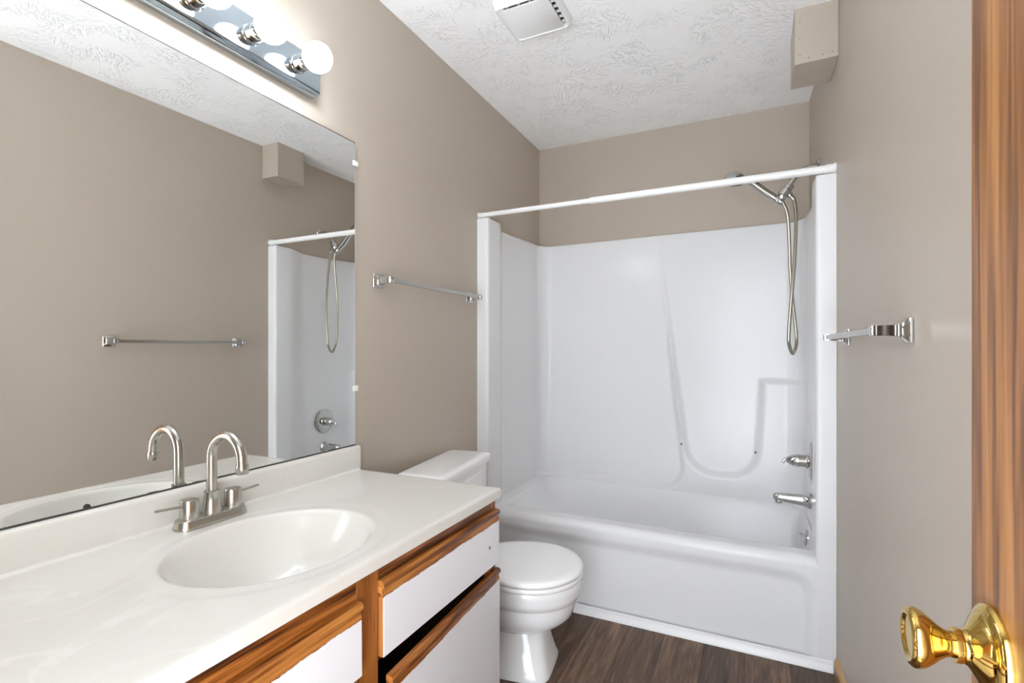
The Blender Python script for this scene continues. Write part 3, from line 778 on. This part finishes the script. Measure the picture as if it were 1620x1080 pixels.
obj('tank', b, 'porcelain', to, ang=50)
b = B(); lr = lambda g, z: rr(.006 + g * .3, .201 - g, TY - hw - .004 + g, TY + hw + .004 - g, .022, z)
loft(b, [lr(.006, .7025), (lr(.001, .705)), lr(0, .711), lr(0, .728), lr(.003, .736), lr(.010, .7405), lr(.03, .742)])
obj('tank_lid', b, 'porcelain', to, ang=50)
b = B(); lathe(b, (.188, TY - .165, .645), (1, 0, 0), [(.0001, 0), (.012, 0), (.012, .008), (.0001, .01)], 20); tube(b, [(.199, TY - .165, .645), (.206, TY - .14, .643), (.206, TY - .09, .638)], .0055, 12)
obj('flush_lever', b, 'chrome', to)

# ------------------------------------------------------------------ ceiling fan grille
to.location = (TX, TY, 0); to.rotation_euler = (0, 0, math.radians(8))
vf = thing('exhaust_fan', 'square white exhaust fan cover on the ceiling', 'exhaust fan', (.50, 1.745, ceil_z(.5)))
vx0, vx1, vy0, vy1 = .376, .612, 1.636, 1.858
zc = ceil_z(.5) + .002
def ring(g, z, r=.02): return rr(vx0 + g, vx1 - g, vy0 + g, vy1 - g, max(.004, r - g * .5), z)
b = B(); loft(b, [ring(-.004, zc), ring(-.004, zc - .006), ring(-.001, zc - .012), ring(.001, zc - .028), ring(.005, zc - .033), ring(.010, zc - .0335), ring(.012, zc - .031), ring(.013, zc - .012)], cap=False)
prism(b, [(vx0 + .010, zc - .0325), (vx0 + .034, zc - .0255), (vx0 + .034, zc - .012), (vx0 + .010, zc - .012)], 1, vy0 + .012, vy1 - .012)
obj('frame', b, 'vent', vf, ang=50)
b = B(); loft(b, [ring(.014, zc - .010), ring(.0145, zc - .0115)]); obj('fan_recess', b, 'dark', vf, label='dark recess behind the cover')
b = B(); loft(b, [rr(vx0 + .030, vx1 - .030, vy0 + .030, vy1 - .014, .004, z) for z in (zc - .024, zc - .030)] + [rr(vx0 + .031, vx1 - .031, vy0 + .031, vy1 - .015, .004, zc - .031)])
obj('cover_panel', b, 'vent', vf)
for y in lines((vy0 + .04, vy1 - .03, 5)):
    for xa in (vx1 - .032,): obj('rib', box(B(), (xa, y - .0012, zc - .022), (xa + .02, y + .0012, zc - .012)), 'vent', vf)
for x in lines((vx0 + .05, vx1 - .05, 3)):
    obj('rib', box(B(), (x - .0015, vy0 + .012, zc - .027), (x + .0015, vy0 + .032, zc - .012)), 'vent', vf)

# ------------------------------------------------------------------ boxed-in duct under the ceiling
db = thing('duct_box', 'beige painted square box under the ceiling at the top of the right wall', 'box', (xw(2.24) - .07, 2.24, 2.256))
bx0, by0, by1, bz = 1.385, 2.146, 2.345, 2.256
b = B(); zt_ = ceil_z(1.39)
prism(b, [(bx0, by0), (xw(by0) - .0005, by0), (xw(by1) - .0005, by1), (bx0, by1)], 2, bz, zt_ + .0, .0015, 1)
obj('casing', b, 'wall', db)
b = B()
box(b, (bx0 - .0012, by0 + .002, bz - .0012), (bx0 + .014, by1 - .001, bz + .0002)); box(b, (bx0 + .0135, by0 + .001, bz - .0022), (bx0 + .0145, by1, bz + .0002))
obj('side_board', b, 'wall', db)
for x, z in ((1.402, 2.288), (1.402, 2.345), (1.402, 2.41), (1.43, 2.272), (1.475, 2.272), (1.505, 2.275)):
    obj('nail', lathe(B(), (x, by0 + .0002, z), (0, -1, 0), [(.0001, -.002), (.0022, -.002), (.0022, .0006), (.0001, .0008)], 10), 'nail', db)

# ------------------------------------------------------------------ door, swung open against the right wall
dx0, dx1, dy0, dy1 = 1.420, 1.455, -.172, .590
dr_ = thing('door', 'open oak door at the right edge with brass knob', 'door', (1.4375, .2, .008))
obj('leaf', box(B(), (dx0, dy0, .008), (dx1, dy1, 2.035), .0015, 1), 'oak_door', dr_)
KY, KZ = .541, .9435
KS = .90
def ks(p): return [(r * KS, h * KS) for r, h in p]
ro = B(); lathe(ro, (dx0, KY, KZ), (-1, 0, 0), ks([(r * (1.22 if r > .02 else 1), h) for r, h in [(.0001, -.001), (.0335, -.001), (.034, .002), (.0325, .006), (.029, .0085), (.0265, .009), (.0245, .0125), (.018, .0185), (.0155, .021), (.0145, .0235), (.0155, .026), (.0155, .030), (.0001, .030)]]), 48)
r_ = obj('rosette', ro, 'brass', dr_)
kn = B(); lathe(kn, (dx0, KY, KZ), (-1, 0, 0), ks([(r, .028 + (h - .028) * .78) for r, h in [(.0001, .028), (.0115, .028), (.0112, .034), (.0125, .039), (.0165, .046), (.0215, .053), (.0255, .060), (.0272, .066), (.0268, .071), (.0245, .0745), (.021, .0755), (.019, .0745), (.0175, .0725), (.010, .0715), (.0001, .0712)]]), 48)
obj('knob', kn, 'brass', dr_)
ko = B(); lathe(ko, (dx1, KY, KZ), (1, 0, 0), [(.0001, -.001), (.0335, -.001), (.034, .002), (.029, .0085), (.018, .016), (.0135, .022), (.0125, .03), (.02, .04), (.026, .05), (.0265, .057), (.022, .062), (.0001, .060)], 40)
obj('far_knob', ko, 'brass', dr_)
for z in (.25, 1.05, 1.80):
    h = B(); tube(h, [(dx0 - .004, dy0 - .006, z - .045), (dx0 - .004, dy0 - .006, z + .045)], .006, 14)
    obj('hinge', h, 'brass', dr_)
